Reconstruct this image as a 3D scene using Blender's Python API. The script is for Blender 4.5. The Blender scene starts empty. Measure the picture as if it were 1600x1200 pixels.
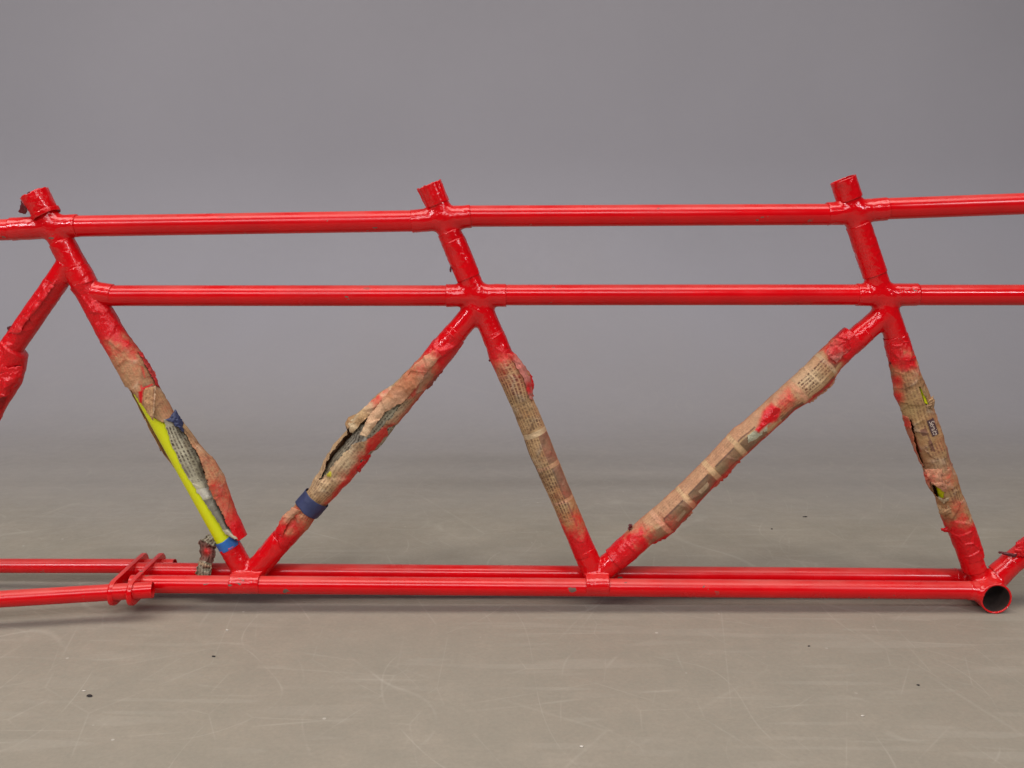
import bpy, math, random
import numpy as np
from mathutils import Vector

S = bpy.context.scene
COL = S.collection
random.seed(4)

# ------------------------------------------------------------------ camera
F_PX = 1495.0                       # focal length in pixels of a 1600 px wide frame
PITCH = math.radians(10.0)
CAM_D, CAM_H = 1.314, 0.557
cd = bpy.data.cameras.new('camera')
cam = bpy.data.objects.new('camera', cd)
COL.objects.link(cam)
cd.sensor_width = 36.0
cd.lens = 36.0 * F_PX / 1600.0
cd.clip_start, cd.clip_end = 0.05, 100
cam.location = (0, -CAM_D, CAM_H)
cam.rotation_euler = (math.radians(90) - PITCH, 0, 0)
S.camera = cam

# ------------------------------------------------------------------ world, lamps, exposure
w = bpy.data.worlds.new('World')
S.world = w
w.use_nodes = True
w.node_tree.nodes['Background'].inputs[0].default_value = (0.80, 0.88, 1.0, 1)
w.node_tree.nodes['Background'].inputs[1].default_value = 0.04
S.view_settings.view_transform = 'Standard'
S.view_settings.look = 'None'
S.view_settings.exposure = 0.0
S.view_settings.gamma = 1.0


def area(name, loc, target, sx, sy, power, col):
    l = bpy.data.lights.new(name, 'AREA')
    l.shape = 'RECTANGLE'
    l.size, l.size_y = sx, sy
    l.energy = power
    l.color = col
    o = bpy.data.objects.new(name, l)
    COL.objects.link(o)
    o.location = loc
    d = Vector(target) - Vector(loc)
    o.rotation_euler = d.to_track_quat('-Z', 'Y').to_euler()
    return o


# ceiling softbox over the set, two rows of fluorescent strips hanging in front of it
area('ceiling_softbox', (-0.45, -0.55, 2.85), (-0.45, -0.55, 0), 4.4, 1.1, 76, (1.0, 0.955, 0.905))
area('strip_lamp', (2.95, -3.2, 2.68), (2.95, -3.2, 0), 1.6, 0.30, 98, (0.95, 0.955, 1.0))
area('strip_lamp', (-3.05, -3.2, 2.68), (-3.05, -3.2, 0), 1.5, 0.42, 128, (0.95, 0.955, 1.0))
area('strip_lamp', (-0.5, -3.4, 2.68), (-0.5, -3.4, 0), 3.0, 1.5, 92, (0.95, 0.955, 1.0))


# ------------------------------------------------------------------ helpers
def P(px, py, Y=0.0):
    """A point of the place seen at photo position px, py lying Y metres behind the frame's plane."""
    v = (600.0 - py) / F_PX
    u = (px - 800.0) / F_PX
    D = (Y + CAM_D) / (math.cos(PITCH) + v * math.sin(PITCH))
    return np.array([u * D, Y, CAM_H + D * (-math.sin(PITCH) + v * math.cos(PITCH))])


def floor_at(px, py):
    v = (600.0 - py) / F_PX
    a = -math.sin(PITCH) + v * math.cos(PITCH)
    D = -CAM_H / a
    return np.array([(px - 800.0) / F_PX * D, -CAM_D + D * (math.cos(PITCH) + v * math.sin(PITCH)), 0.0])


def proj(p):
    p = np.asarray(p)
    x = p[:, 0]
    y = p[:, 1] + CAM_D
    z = p[:, 2] - CAM_H
    D = y * math.cos(PITCH) - z * math.sin(PITCH)
    V = y * math.sin(PITCH) + z * math.cos(PITCH)
    return 800 + F_PX * x / D, 600 - F_PX * V / D


def _hash(i, j, k, seed):
    h = (i * 374761393 + j * 668265263 + k * 2147483647 + seed * 1274126177) & 0x7fffffff
    h = ((h ^ (h >> 13)) * 1274126177) & 0x7fffffff
    h = h ^ (h >> 16)
    return (h & 0xffff) / 65535.0


def vnoise(p, scale, seed=0):
    q = np.asarray(p) * scale + 1000.0
    i = np.floor(q).astype(np.int64)
    f = q - i
    f = f * f * (3 - 2 * f)
    r = 0
    for dx in (0, 1):
        for dy in (0, 1):
            for dz in (0, 1):
                wgt = (f[:, 0] if dx else 1 - f[:, 0]) * (f[:, 1] if dy else 1 - f[:, 1]) * (f[:, 2] if dz else 1 - f[:, 2])
                r = r + wgt * _hash(i[:, 0] + dx, i[:, 1] + dy, i[:, 2] + dz, seed)
    return r


def fbm(p, scale, seed=0, octv=3):
    r, a, t = 0, 0.5, 0
    for o in range(octv):
        r = r + a * vnoise(p, scale * 2 ** o, seed + o * 17)
        t += a
        a *= 0.5
    return r / t


def crumple(p, n, seed, width=0.13):
    return crumple2(p, n, seed, width)[0]


def crumple2(p, n, seed, width=0.13):
    """creased-paper relief: facets of random tilt meeting in sharp folds, about -1..1"""
    rs = np.random.RandomState(seed)
    p = np.asarray(p)
    lo, hi = p.min(0), p.max(0)
    pts = lo + rs.rand(n, 3) * (hi - lo)
    g = rs.randn(n, 3)
    d1 = np.full(len(p), 1e9)
    d2 = np.full(len(p), 1e9)
    h = np.zeros(len(p))
    for k in range(n):
        e = p - pts[k]
        d = (e * e).sum(1)
        nearer = d < d1
        d2 = np.where(nearer, d1, np.minimum(d2, d))
        h = np.where(nearer, e @ g[k], h)
        d1 = np.where(nearer, d, d1)
    spacing = ((hi - lo + 1e-4).prod() / n) ** (1 / 3)
    ridge = np.exp(-(np.sqrt(d2) - np.sqrt(d1)) / (width * spacing))
    return np.clip(h / spacing, -1, 1) * (1 - ridge) + ridge * 0.9, ridge


def inpoly(x, y, poly):
    r = np.zeros(len(x), bool)
    n = len(poly)
    for i in range(n):
        x1, y1 = poly[i]
        x2, y2 = poly[(i + 1) % n]
        if y1 == y2:
            continue
        c = ((y1 > y) != (y2 > y)) & (x < (x2 - x1) * (y - y1) / (y2 - y1) + x1)
        r ^= c
    return r


def polydist(x, y, poly):
    d = np.full(len(x), 1e9)
    n = len(poly)
    for i in range(n):
        a = np.array(poly[i], float)
        b = np.array(poly[(i + 1) % n], float)
        e = b - a
        t = np.clip(((x - a[0]) * e[0] + (y - a[1]) * e[1]) / max(e @ e, 1e-9), 0, 1)
        d = np.minimum(d, np.hypot(x - a[0] - t * e[0], y - a[1] - t * e[1]))
    return np.where(inpoly(x, y, poly), d, -d)


def sstep(a, b, x):
    t = np.clip((x - a) / (b - a), 0, 1)
    return t * t * (3 - 2 * t)


def link(name, verts, faces, mat, parent=None, smooth=True, attrs=None, colors=None):
    me = bpy.data.meshes.new(name)
    me.from_pydata([tuple(v) for v in np.asarray(verts).tolist()], [], faces if isinstance(faces, list) else faces.tolist())
    me.materials.append(mat)
    if smooth:
        me.polygons.foreach_set('use_smooth', np.ones(len(me.polygons), bool))
    if attrs:
        for k, a in attrs.items():
            at = me.attributes.new(k, 'FLOAT', 'POINT')
            at.data.foreach_set('value', np.asarray(a, np.float32))
    if colors is not None:
        at = me.attributes.new('tint', 'FLOAT_COLOR', 'POINT')
        at.data.foreach_set('color', np.concatenate([colors, np.ones((len(colors), 1))], 1).astype(np.float32).ravel())
    me.update()
    o = bpy.data.objects.new(name, me)
    COL.objects.link(o)
    if parent is not None:
        o.parent = parent
    return o


def grid_faces(n, m, wrap, keep=None):
    i = np.arange(n - 1)[:, None]
    j = np.arange(m if wrap else m - 1)[None, :]
    j2 = (j + 1) % m
    f = np.stack([i * m + j + 0 * i, i * m + j2, (i + 1) * m + j2, (i + 1) * m + j], -1).reshape(-1, 4)
    if keep is not None:
        f = f[keep[f].all(1)]
    return f


def compact(verts, faces, *arrs):
    used = np.unique(faces)
    mp = np.full(len(verts), -1)
    mp[used] = np.arange(len(used))
    return (verts[used], mp[faces]) + tuple(a[used] for a in arrs)


# ------------------------------------------------------------------ materials
def new_mat(name):
    m = bpy.data.materials.new(name)
    m.use_nodes = True
    nt = m.node_tree
    return m, nt, nt.nodes, nt.links, nt.nodes['Principled BSDF']


def N(nt, t, **kw):
    n = nt.nodes.new(t)
    for k, v in kw.items():
        if k.startswith('i_'):
            key = k[2:]
            n.inputs[int(key) if key.isdigit() else key].default_value = v
        else:
            setattr(n, k, v)
    return n


def mixc(nt, fac, a, b, blend='MIX'):
    n = nt.nodes.new('ShaderNodeMix')
    n.data_type = 'RGBA'
    n.blend_type = blend
    for sock, v in ((n.inputs[0], fac), (n.inputs[6], a), (n.inputs[7], b)):
        if hasattr(v, 'is_linked') or hasattr(v, 'links'):
            nt.links.new(v, sock)
        elif isinstance(v, (int, float)):
            sock.default_value = v
        else:
            sock.default_value = (*v, 1)
    return n.outputs[2]


def ramp(nt, sock, a, b, lo=0.0, hi=1.0):
    n = nt.nodes.new('ShaderNodeMapRange')
    nt.links.new(sock, n.inputs[0])
    n.inputs[1].default_value, n.inputs[2].default_value = a, b
    n.inputs[3].default_value, n.inputs[4].default_value = lo, hi
    return n.outputs[0]


def math_n(nt, op, a, b=None):
    n = nt.nodes.new('ShaderNodeMath')
    n.operation = op
    for s, v in ((n.inputs[0], a), (n.inputs[1], b)):
        if v is None:
            continue
        if isinstance(v, (int, float)):
            s.default_value = v
        else:
            nt.links.new(v, s)
    return n.outputs[0]


def noise_n(nt, scale, detail=3, rough=0.55, vec=None, dist=0.0):
    n = nt.nodes.new('ShaderNodeTexNoise')
    n.inputs['Scale'].default_value = scale
    n.inputs['Detail'].default_value = detail
    n.inputs['Roughness'].default_value = rough
    n.inputs['Distortion'].default_value = dist
    if vec is not None:
        nt.links.new(vec, n.inputs['Vector'])
    return n.outputs[0]


def mapped(nt, sc=(1, 1, 1), rot=(0, 0, 0)):
    tc = nt.nodes.new('ShaderNodeTexCoord')
    mp = nt.nodes.new('ShaderNodeMapping')
    mp.inputs['Scale'].default_value = sc
    mp.inputs['Rotation'].default_value = rot
    nt.links.new(tc.outputs['Object'], mp.inputs['Vector'])
    return mp.outputs[0]


RED = (0.70, 0.0010, 0.0045)


def red_paint(name, rough, dust_amt, bump, bump_scale, chips=True, coat=0.0):
    m, nt, nd, lk, b = new_mat(name)
    vec = mapped(nt)
    base = mixc(nt, ramp(nt, noise_n(nt, 14, 4, vec=vec), 0.3, 0.7), RED, (0.57, 0.0009, 0.0038))
    # dust lies on what faces up
    geo = N(nt, 'ShaderNodeNewGeometry')
    sep = N(nt, 'ShaderNodeSeparateXYZ')
    lk.new(geo.outputs['Normal'], sep.inputs[0])
    up = ramp(nt, sep.outputs[2], 0.45, 0.95)
    patch = ramp(nt, noise_n(nt, 9, 5, 0.65, vec=vec), 0.30, 0.70)
    spk = ramp(nt, noise_n(nt, 900, 2, vec=vec), 0.25, 0.75, 0.55, 1.0)
    dust = math_n(nt, 'MULTIPLY', math_n(nt, 'MULTIPLY', up, patch), math_n(nt, 'MULTIPLY', spk, dust_amt))
    col = mixc(nt, dust, base, (0.62, 0.17, 0.135))
    rfac = ramp(nt, noise_n(nt, 3.2, 5, 0.7, vec=vec), 0.34, 0.68, rough, rough + 0.24)
    b.inputs['Specular IOR Level'].default_value = 0.44
    rfac = math_n(nt, 'ADD', rfac, math_n(nt, 'MULTIPLY', dust, 0.6))
    if chips:
        v2 = mapped(nt, (0.55, 1, 1.0))
        c = noise_n(nt, 75, 3, 0.55, vec=v2)
        c2 = noise_n(nt, 7, 1, 0.4, vec=vec)
        cm = math_n(nt, 'MULTIPLY', ramp(nt, c, 0.685, 0.70), ramp(nt, c2, 0.50, 0.56))
        col = mixc(nt, cm, col, (0.13, 0.095, 0.07))
        rfac = math_n(nt, 'ADD', rfac, math_n(nt, 'MULTIPLY', cm, 0.4))
    lk.new(col, b.inputs['Base Color'])
    lk.new(rfac, b.inputs['Roughness'])
    b.inputs['Coat Weight'].default_value = coat
    b.inputs['Coat Roughness'].default_value = 0.06
    bp = N(nt, 'ShaderNodeBump')
    bp.inputs['Strength'].default_value = bump
    bp.inputs['Distance'].default_value = 0.001
    h = noise_n(nt, bump_scale, 3, 0.5, vec=vec)
    h2 = noise_n(nt, bump_scale * 7, 2, 0.5, vec=vec)
    lk.new(math_n(nt, 'ADD', h, math_n(nt, 'MULTIPLY', h2, 0.08)), bp.inputs['Height'])
    lk.new(bp.outputs[0], b.inputs['Normal'])
    if coat:
        lk.new(bp.outputs[0], b.inputs['Coat Normal'])
    return m


M_TUBE = red_paint('red_tube_paint', 0.08, 0.62, 0.10, 60)
M_LUG = red_paint('thick_glossy_red_paint', 0.06, 0.30, 0.70, 190, chips=True, coat=0.30)
M_TAPE = red_paint('red_painted_tape', 0.08, 0.15, 0.65, 190, chips=False, coat=0.2)


def plain(name, col, rough, bump=0.0, scale=200, spec=0.5, var=0.15):
    m, nt, nd, lk, b = new_mat(name)
    vec = mapped(nt)
    dark = tuple(c * (1 - var) for c in col)
    lk.new(mixc(nt, ramp(nt, noise_n(nt, scale * 0.25, 3, vec=vec), 0.3, 0.7), col, dark), b.inputs['Base Color'])
    b.inputs['Roughness'].default_value = rough
    b.inputs['Specular IOR Level'].default_value = spec
    if bump:
        bp = N(nt, 'ShaderNodeBump')
        bp.inputs['Strength'].default_value = bump
        bp.inputs['Distance'].default_value = 0.0006
        lk.new(noise_n(nt, scale, 3, vec=vec), bp.inputs['Height'])
        lk.new(bp.outputs[0], b.inputs['Normal'])
    return m


M_YEL = plain('lemon_yellow_paint', (0.70, 0.72, 0.004), 0.38, 0.05, 60, var=0.03)
M_BLUE = plain('blue_vinyl_tape', (0.028, 0.14, 0.43), 0.32, 0.35, 180)
M_NAVY = plain('navy_paper_tape', (0.033, 0.042, 0.115), 0.55, 0.25, 200, var=0.25)
M_CRUMB = plain('dried_dark_red_paint', (0.13, 0.008, 0.012), 0.4, 0.8, 500, var=0.4)
M_FLECK = plain('dark_grit', (0.018, 0.012, 0.012), 0.6, 0.5, 900)
M_PALE = plain('pale_grit', (0.62, 0.56, 0.48), 0.7, 0.5, 900)


def paper_mat():
    m, nt, nd, lk, b = new_mat('newspaper')
    at = N(nt, 'ShaderNodeAttribute', attribute_name='tint')
    sp = N(nt, 'ShaderNodeAttribute', attribute_name='spray')
    vec = mapped(nt)
    fine = ramp(nt, noise_n(nt, 520, 3, 0.6, vec=vec), 0.25, 0.75, 0.80, 1.12)
    hsv = N(nt, 'ShaderNodeHueSaturation')
    lk.new(at.outputs['Color'], hsv.inputs['Color'])
    lk.new(fine, hsv.inputs['Value'])
    lk.new(hsv.outputs[0], b.inputs['Base Color'])
    r = ramp(nt, sp.outputs['Fac'], 0.55, 1.0, 0.78, 0.24)
    lk.new(r, b.inputs['Roughness'])
    b.inputs['Specular IOR Level'].default_value = 0.4
    bp = N(nt, 'ShaderNodeBump')
    bp.inputs['Strength'].default_value = 0.85
    bp.inputs['Distance'].default_value = 0.0014
    rid = math_n(nt, 'ABSOLUTE', math_n(nt, 'SUBTRACT', noise_n(nt, 95, 3, 0.55, vec=vec, dist=0.4), 0.5))
    lk.new(math_n(nt, 'ADD', math_n(nt, 'MULTIPLY', rid, 1.6), math_n(nt, 'MULTIPLY', noise_n(nt, 260, 4, 0.6, vec=vec, dist=0.6), 0.6)), bp.inputs['Height'])
    lk.new(bp.outputs[0], b.inputs['Normal'])
    return m


M_PAPER = paper_mat()


# ------------------------------------------------------------------ setting: painted concrete floor sweeping up into the wall
def floor_mat():
    m, nt, nd, lk, b = new_mat('grey_painted_studio_sweep')
    vec = mapped(nt)
    sep = N(nt, 'ShaderNodeSeparateXYZ')
    lk.new(vec, sep.inputs[0])
    # worn, warm grey floor passing to a smoother, cooler grey up the wall
    dist = math_n(nt, 'ADD', sep.outputs[1], math_n(nt, 'MULTIPLY', noise_n(nt, 1.3, 3, vec=vec), 0.6))
    floor_mix = ramp(nt, dist, 0.6, 2.0, 1.0, 0.0)
    wallc = mixc(nt, ramp(nt, noise_n(nt, 1.2, 4, 0.5, vec=vec), 0.3, 0.7), (0.388, 0.370, 0.402), (0.358, 0.342, 0.372))
    n1 = ramp(nt, noise_n(nt, 3.0, 6, 0.62, vec=mapped(nt, (0.9, 1, 1))), 0.3, 0.72)
    n2 = ramp(nt, noise_n(nt, 42, 5, 0.65, vec=vec), 0.25, 0.75)
    flr = mixc(nt, n1, (0.362, 0.312, 0.244), (0.310, 0.268, 0.208))
    n3 = ramp(nt, noise_n(nt, 16, 6, 0.70, vec=vec), 0.36, 0.64)
    flr = mixc(nt, math_n(nt, 'MULTIPLY', n3, 0.75), flr, (0.285, 0.255, 0.200))
    flr = mixc(nt, math_n(nt, 'MULTIPLY', n2, 0.35), flr, (0.27, 0.235, 0.185))
    grain = ramp(nt, noise_n(nt, 190, 4, 0.75, vec=vec), 0.3, 0.7)
    flr = mixc(nt, math_n(nt, 'MULTIPLY', grain, 0.40), flr, (0.21, 0.185, 0.15))
    col = mixc(nt, floor_mix, wallc, flr)
    # scuffs: short thin pale strokes in many directions
    tot = None
    for k, (rot, sx, sy, sc, lo) in enumerate(((0.45, 0.22, 2.2, 17, 0.645), (-0.55, 0.20, 2.4, 15, 0.65), (1.15, 0.22, 2.0, 15, 0.65),
                                              (0.12, 0.14, 1.6, 19, 0.66), (-1.2, 0.20, 2.2, 14, 0.65), (0.8, 0.26, 2.6, 20, 0.655), (-0.85, 0.2, 2.4, 22, 0.66))):
        v = mapped(nt, (sx, sy, 1), (0, 0, rot))
        wv = noise_n(nt, sc, 1.0, 0.3, vec=v, dist=0.3)
        line = math_n(nt, 'MULTIPLY', ramp(nt, wv, lo, lo + 0.03), ramp(nt, noise_n(nt, 2.6 + k, 2, vec=vec), 0.47, 0.62))
        tot = line if tot is None else math_n(nt, 'MAXIMUM', tot, line)
    near = ramp(nt, sep.outputs[1], 0.1, 0.9, 1.0, 0.45)
    scr = math_n(nt, 'MULTIPLY', math_n(nt, 'MULTIPLY', tot, floor_mix), math_n(nt, 'MULTIPLY', near, 0.11))
    col = mixc(nt, scr, col, (0.50, 0.455, 0.385))
    # hair-thin scratches, some curved and some straight
    def hair(col, line, mscale, k, amt):
        ln = math_n(nt, 'MULTIPLY', line, ramp(nt, noise_n(nt, mscale, 2, vec=mapped(nt, (1, 1, 1), (0, 0, 0.7 * k))), 0.46, 0.62))
        return mixc(nt, math_n(nt, 'MULTIPLY', math_n(nt, 'MULTIPLY', ln, floor_mix), amt), col, (0.54, 0.49, 0.41))
    for k, (sc, sx, sy) in enumerate(((1.9, 0.5, 1.0), (2.7, 1.0, 0.6), (3.5, 0.8, 0.8), (2.3, 0.4, 1.1), (4.1, 1.0, 0.5))):
        nz = noise_n(nt, sc, 0.6, 0.3, vec=mapped(nt, (sx, sy, 1), (0, 0, 0.9 * k)), dist=0.25)
        band = math_n(nt, 'ABSOLUTE', math_n(nt, 'SUBTRACT', nz, 0.5 + 0.015 * (k - 2)))
        col = hair(col, ramp(nt, band, 0.0, 0.0014 + 0.0005 * k, 1, 0), 5 + k, k, 0.22)
    for k, (sc, wd) in enumerate(((2.1, 0.0040), (3.3, 0.0050), (4.6, 0.0060), (6.5, 0.007))):
        v = mapped(nt, (1, 0.8, 1), (0, 0, 0.5 + 1.1 * k))
        vv_ = N(nt, 'ShaderNodeTexVoronoi', feature='DISTANCE_TO_EDGE')
        vv_.inputs['Scale'].default_value = sc
        lk.new(v, vv_.inputs['Vector'])
        col = hair(col, ramp(nt, vv_.outputs['Distance'], 0.0, wd, 1, 0), 6 + 2 * k, k + 7, 0.16)
    # dark specks and pale spatter
    vo = N(nt, 'ShaderNodeTexVoronoi')
    vo.inputs['Scale'].default_value = 22
    lk.new(vec, vo.inputs['Vector'])
    sd = math_n(nt, 'MULTIPLY', ramp(nt, vo.outputs['Distance'], 0.035, 0.055, 1, 0), ramp(nt, noise_n(nt, 6, 1, vec=vec), 0.52, 0.56))
    col = mixc(nt, math_n(nt, 'MULTIPLY', math_n(nt, 'MULTIPLY', sd, floor_mix), 0.5), col, (0.62, 0.57, 0.50))
    lk.new(col, b.inputs['Base Color'])
    rg = ramp(nt, n2, 0, 1, 0.42, 0.60)
    lk.new(math_n(nt, 'ADD', rg, ramp(nt, floor_mix, 0, 1, 0.12, 0.0)), b.inputs['Roughness'])
    b.inputs['Specular IOR Level'].default_value = 0.35
    bp = N(nt, 'ShaderNodeBump')
    bp.inputs['Strength'].default_value = 0.12
    bp.inputs['Distance'].default_value = 0.002
    lk.new(noise_n(nt, 60, 5, 0.6, vec=vec), bp.inputs['Height'])
    lk.new(bp.outputs[0], b.inputs['Normal'])
    return m


M_FLOOR = floor_mat()
COVE_Y, COVE_R = 1.02, 0.75
ys = np.linspace(-5.0, COVE_Y, 14)
xs = np.linspace(-6, 6, 25)
fv = np.array([[x, y, 0.0] for y in ys for x in xs])
fl = link('floor', fv, grid_faces(len(ys), len(xs), False), M_FLOOR)
fl['kind'] = 'structure'
prof = [(COVE_Y + COVE_R * math.sin(a), COVE_R * (1 - math.cos(a))) for a in np.linspace(0, math.pi / 2, 40)]
prof += [(COVE_Y + COVE_R, z) for z in np.linspace(COVE_R + 0.1, 4.2, 12)]
wv_ = np.array([[x, y, z] for (y, z) in prof for x in xs])
wl = link('wall', wv_, grid_faces(len(prof), len(xs), False), M_FLOOR)
wl['kind'] = 'structure'

# ------------------------------------------------------------------ the frame
frame = bpy.data.objects.new('tandem_bicycle_frame', None)
COL.objects.link(frame)
frame['label'] = 'red painted multi-seat bicycle frame with newspaper and tape masking standing on the grey floor'
frame['category'] = 'bicycle frame'


def axis_frame(A, B):
    A, B = np.asarray(A, float), np.asarray(B, float)
    d = B - A
    L = np.linalg.norm(d)
    d = d / L
    e2 = np.array([0, -1.0, 0])
    e2 = e2 - d * (e2 @ d)
    if np.linalg.norm(e2) < 0.2:
        e2 = np.array([0, 0, 1.0]) - d * d[2]
    e2 /= np.linalg.norm(e2)
    e1 = np.cross(e2, d)
    if e1[0] < 0 or (abs(e1[0]) < 0.2 and e1[2] < 0):
        e1 = -e1
    return A, d, L, e1, e2


def tube(name, A, B, r, mat, parent, n=None, m=28, wall=0.0015, wob=0.0, seed=0, bare=None):
    """open tube with a real wall thickness"""
    A, d, L, e1, e2 = axis_frame(A, B)
    n = n or max(2, int(L / 0.02))
    t = np.linspace(0, 1, n)
    th = np.linspace(0, 2 * math.pi, m, endpoint=False)
    T, TH = np.meshgrid(t, th, indexing='ij')
    T, TH = T.ravel(), TH.ravel()

    def ring(rad):
        rr = rad
        c = A + T[:, None] * d * L
        if wob:
            s = np.stack([T * L, 0 * T, 0 * T], 1)
            c = c + e1 * ((vnoise(s, 6, seed) - 0.5) * wob)[:, None] + e2 * ((vnoise(s, 6, seed + 5) - 0.5) * wob)[:, None]
        return c + e1 * (rr * np.sin(TH))[:, None] + e2 * (rr * np.cos(TH))[:, None]

    o_, i_ = ring(r), ring(r - wall)
    f = grid_faces(n, m, True)
    nv = n * m
    f2 = f[:, ::-1] + nv
    caps = []
    for base, flip in ((0, False), ((n - 1) * m, True)):
        for j in range(m):
            q = [base + j, base + (j + 1) % m, nv + base + (j + 1) % m, nv + base + j]
            caps.append(q[::-1] if not flip else q)
    ff = np.concatenate([f, f2, np.array(caps)])
    o = link(name, np.concatenate([o_, i_]), ff, mat, parent)
    if bare is not None:            # rows bare[0]..bare[1] of the photo still show the old yellow coat
        o.data.materials.append(M_YEL)
        _, yy = proj(np.concatenate([o_, i_])[ff[:, 0]])
        o.data.polygons.foreach_set('material_index', ((yy > bare[0]) & (yy < bare[1])).astype(np.int32))
    try:
        o.data.set_sharp_from_angle(angle=math.radians(50))
    except Exception:
        pass
    return o


# ---- lugs: brazed joints as smooth unions of short sleeves
def sd_cyl(p, a, b, r):
    a, b = np.asarray(a), np.asarray(b)
    ba = b - a
    L = np.linalg.norm(ba)
    u = ba / L
    q = p - (a + b) / 2
    ax = q @ u
    rad = np.sqrt(np.maximum((q * q).sum(-1) - ax * ax, 0))
    dx = rad - r
    dy = np.abs(ax) - L / 2
    return np.minimum(np.maximum(dx, dy), 0) + np.hypot(np.maximum(dx, 0), np.maximum(dy, 0))


def smin(a, b, k):
    h = np.maximum(k - np.abs(a - b), 0) / k
    return np.minimum(a, b) - h * h * k * 0.25


def surface_nets(fn, lo, hi, h):
    ax = [np.arange(lo[i], hi[i] + h, h) for i in range(3)]
    nx, ny, nz = map(len, ax)
    G = np.stack(np.meshgrid(*ax, indexing='ij'), -1).reshape(-1, 3)
    f = fn(G).reshape(nx, ny, nz)
    s = f < 0
    corners = [(i, j, k) for i in (0, 1) for j in (0, 1) for k in (0, 1)]
    sl = lambda c: (slice(c[0], nx - 1 + c[0]), slice(c[1], ny - 1 + c[1]), slice(c[2], nz - 1 + c[2]))
    cnt = sum(s[sl(c)].astype(np.int8) for c in corners)
    act = (cnt > 0) & (cnt < 8)
    idx = np.full(act.shape, -1)
    cells = np.argwhere(act)
    idx[act] = np.arange(len(cells))
    pos = np.zeros((len(cells), 3))
    num = np.zeros(len(cells))
    for c1 in corners:
        for a in range(3):
            if c1[a]:
                continue
            c2 = list(c1)
            c2[a] = 1
            f1 = f[cells[:, 0] + c1[0], cells[:, 1] + c1[1], cells[:, 2] + c1[2]]
            f2 = f[cells[:, 0] + c2[0], cells[:, 1] + c2[1], cells[:, 2] + c2[2]]
            x = (f1 < 0) != (f2 < 0)
            t = np.where(x, f1 / np.where(x, f1 - f2, 1), 0)
            q = np.array(c1, float)[None, :].repeat(len(cells), 0)
            q[:, a] = t
            pos += q * x[:, None]
            num += x
    verts = np.array(lo) + (cells + pos / num[:, None]) * h
    faces = []
    for a in range(3):
        b, c = (a + 1) % 3, (a + 2) % 3
        sa = [slice(None)] * 3
        sb = [slice(None)] * 3
        sa[a], sb[a] = slice(0, -1), slice(1, None)
        ch = s[tuple(sa)] != s[tuple(sb)]
        e = np.argwhere(ch)
        e = e[(e[:, b] > 0) & (e[:, c] > 0) & (e[:, b] < f.shape[b] - 1) & (e[:, c] < f.shape[c] - 1)]
        ins = s[e[:, 0], e[:, 1], e[:, 2]]
        q = []
        for db, dc in ((0, 0), (1, 0), (1, 1), (0, 1)):
            g = e.copy()
            g[:, b] -= db
            g[:, c] -= dc
            q.append(idx[g[:, 0], g[:, 1], g[:, 2]])
        q = np.stack(q, 1)
        q[~ins] = q[~ins][:, ::-1]
        faces.append(q)
    return verts, np.concatenate(faces)


def lug(name, prims, k, cut=(), h=0.0013, mat=None, lump=0.0004, seed=0):
    def fn(p):
        d = None
        for a, b, r in prims:
            e = sd_cyl(p, a, b, r)
            d = e if d is None else smin(d, e, k)
        for a, b, r in cut:
            d = np.maximum(d, -sd_cyl(p, a, b, r))
        return d
    pts = np.array([q for a, b, r in prims for q in (np.asarray(a) - r * 1.15, np.asarray(a) + r * 1.15, np.asarray(b) - r * 1.15, np.asarray(b) + r * 1.15)])
    lo, hi = pts.min(0) - 3 * h, pts.max(0) + 3 * h
    v, f = surface_nets(fn, lo, hi, h)
    for _ in range(2):      # settle the vertices on the true surface
        d0 = fn(v)
        g = np.stack([fn(v + np.eye(3)[i] * 2e-4) - d0 for i in range(3)], 1) / 2e-4
        g /= np.maximum(np.linalg.norm(g, axis=1), 0.3)[:, None]
        v = v - g * np.clip(d0, -h, h)[:, None] * 0.9
    v = v + g * ((fbm(v, 90, seed, 2) - 0.5) * 2 * lump)[:, None]
    return link(name, v, f, mat or M_LUG, frame)


R0, RL = 0.0143, 0.0156
FY, BY = -0.022, 0.024          # the two bottom tubes lie side by side
# axes
st_top = [P(63, 320), P(676, 305), P(1322, 297)]
st_bot = [P(384, 897), P(931, 897), P(1523, 893)]
ST1 = (P(57, 308), P(386, 902))
ST2 = (P(673, 294), P(930, 900))
ST3 = (P(1317, 280), P(1526, 900))


def along(A, B, py):
    """point of the axis A-B at photo row py"""
    ts = np.linspace(-0.3, 1.3, 1601)
    q = np.asarray(A) + ts[:, None] * (np.asarray(B) - np.asarray(A))
    _, y = proj(q)
    return q[np.argmin(np.abs(y - py))]


seat1 = tube('seat_tube', along(*ST1, 322), along(*ST1, 893), R0, M_TAPE, frame, n=140, bare=(560, 850))
seat2 = tube('seat_tube', along(*ST2, 305), along(*ST2, 893), R0 - 0.0006, M_TAPE, frame, n=90)
seat3 = tube('seat_tube', along(*ST3, 290), along(*ST3, 890), R0 - 0.0002, M_TAPE, frame, n=140, bare=(585, 790))

# upper tubes
top_y = [(-90, 363, 60, 357), (85, 354, 665, 345), (700, 338, 1318, 335), (1350, 327.5, 1720, 314)]
for x0, y0, x1, y1 in top_y:
    tube('top_tube', P(x0, y0), P(x1, y1), R0, M_TUBE, frame, n=40, m=40)
for x0, x1, y0, y1 in ((140, 730, 462, 462), (750, 1372, 461, 460.5), (1390, 1720, 461, 461)):
    tube('lateral_tube', P(x0, y0), P(x1, y1), R0, M_TUBE, frame, n=40, m=40)
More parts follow.
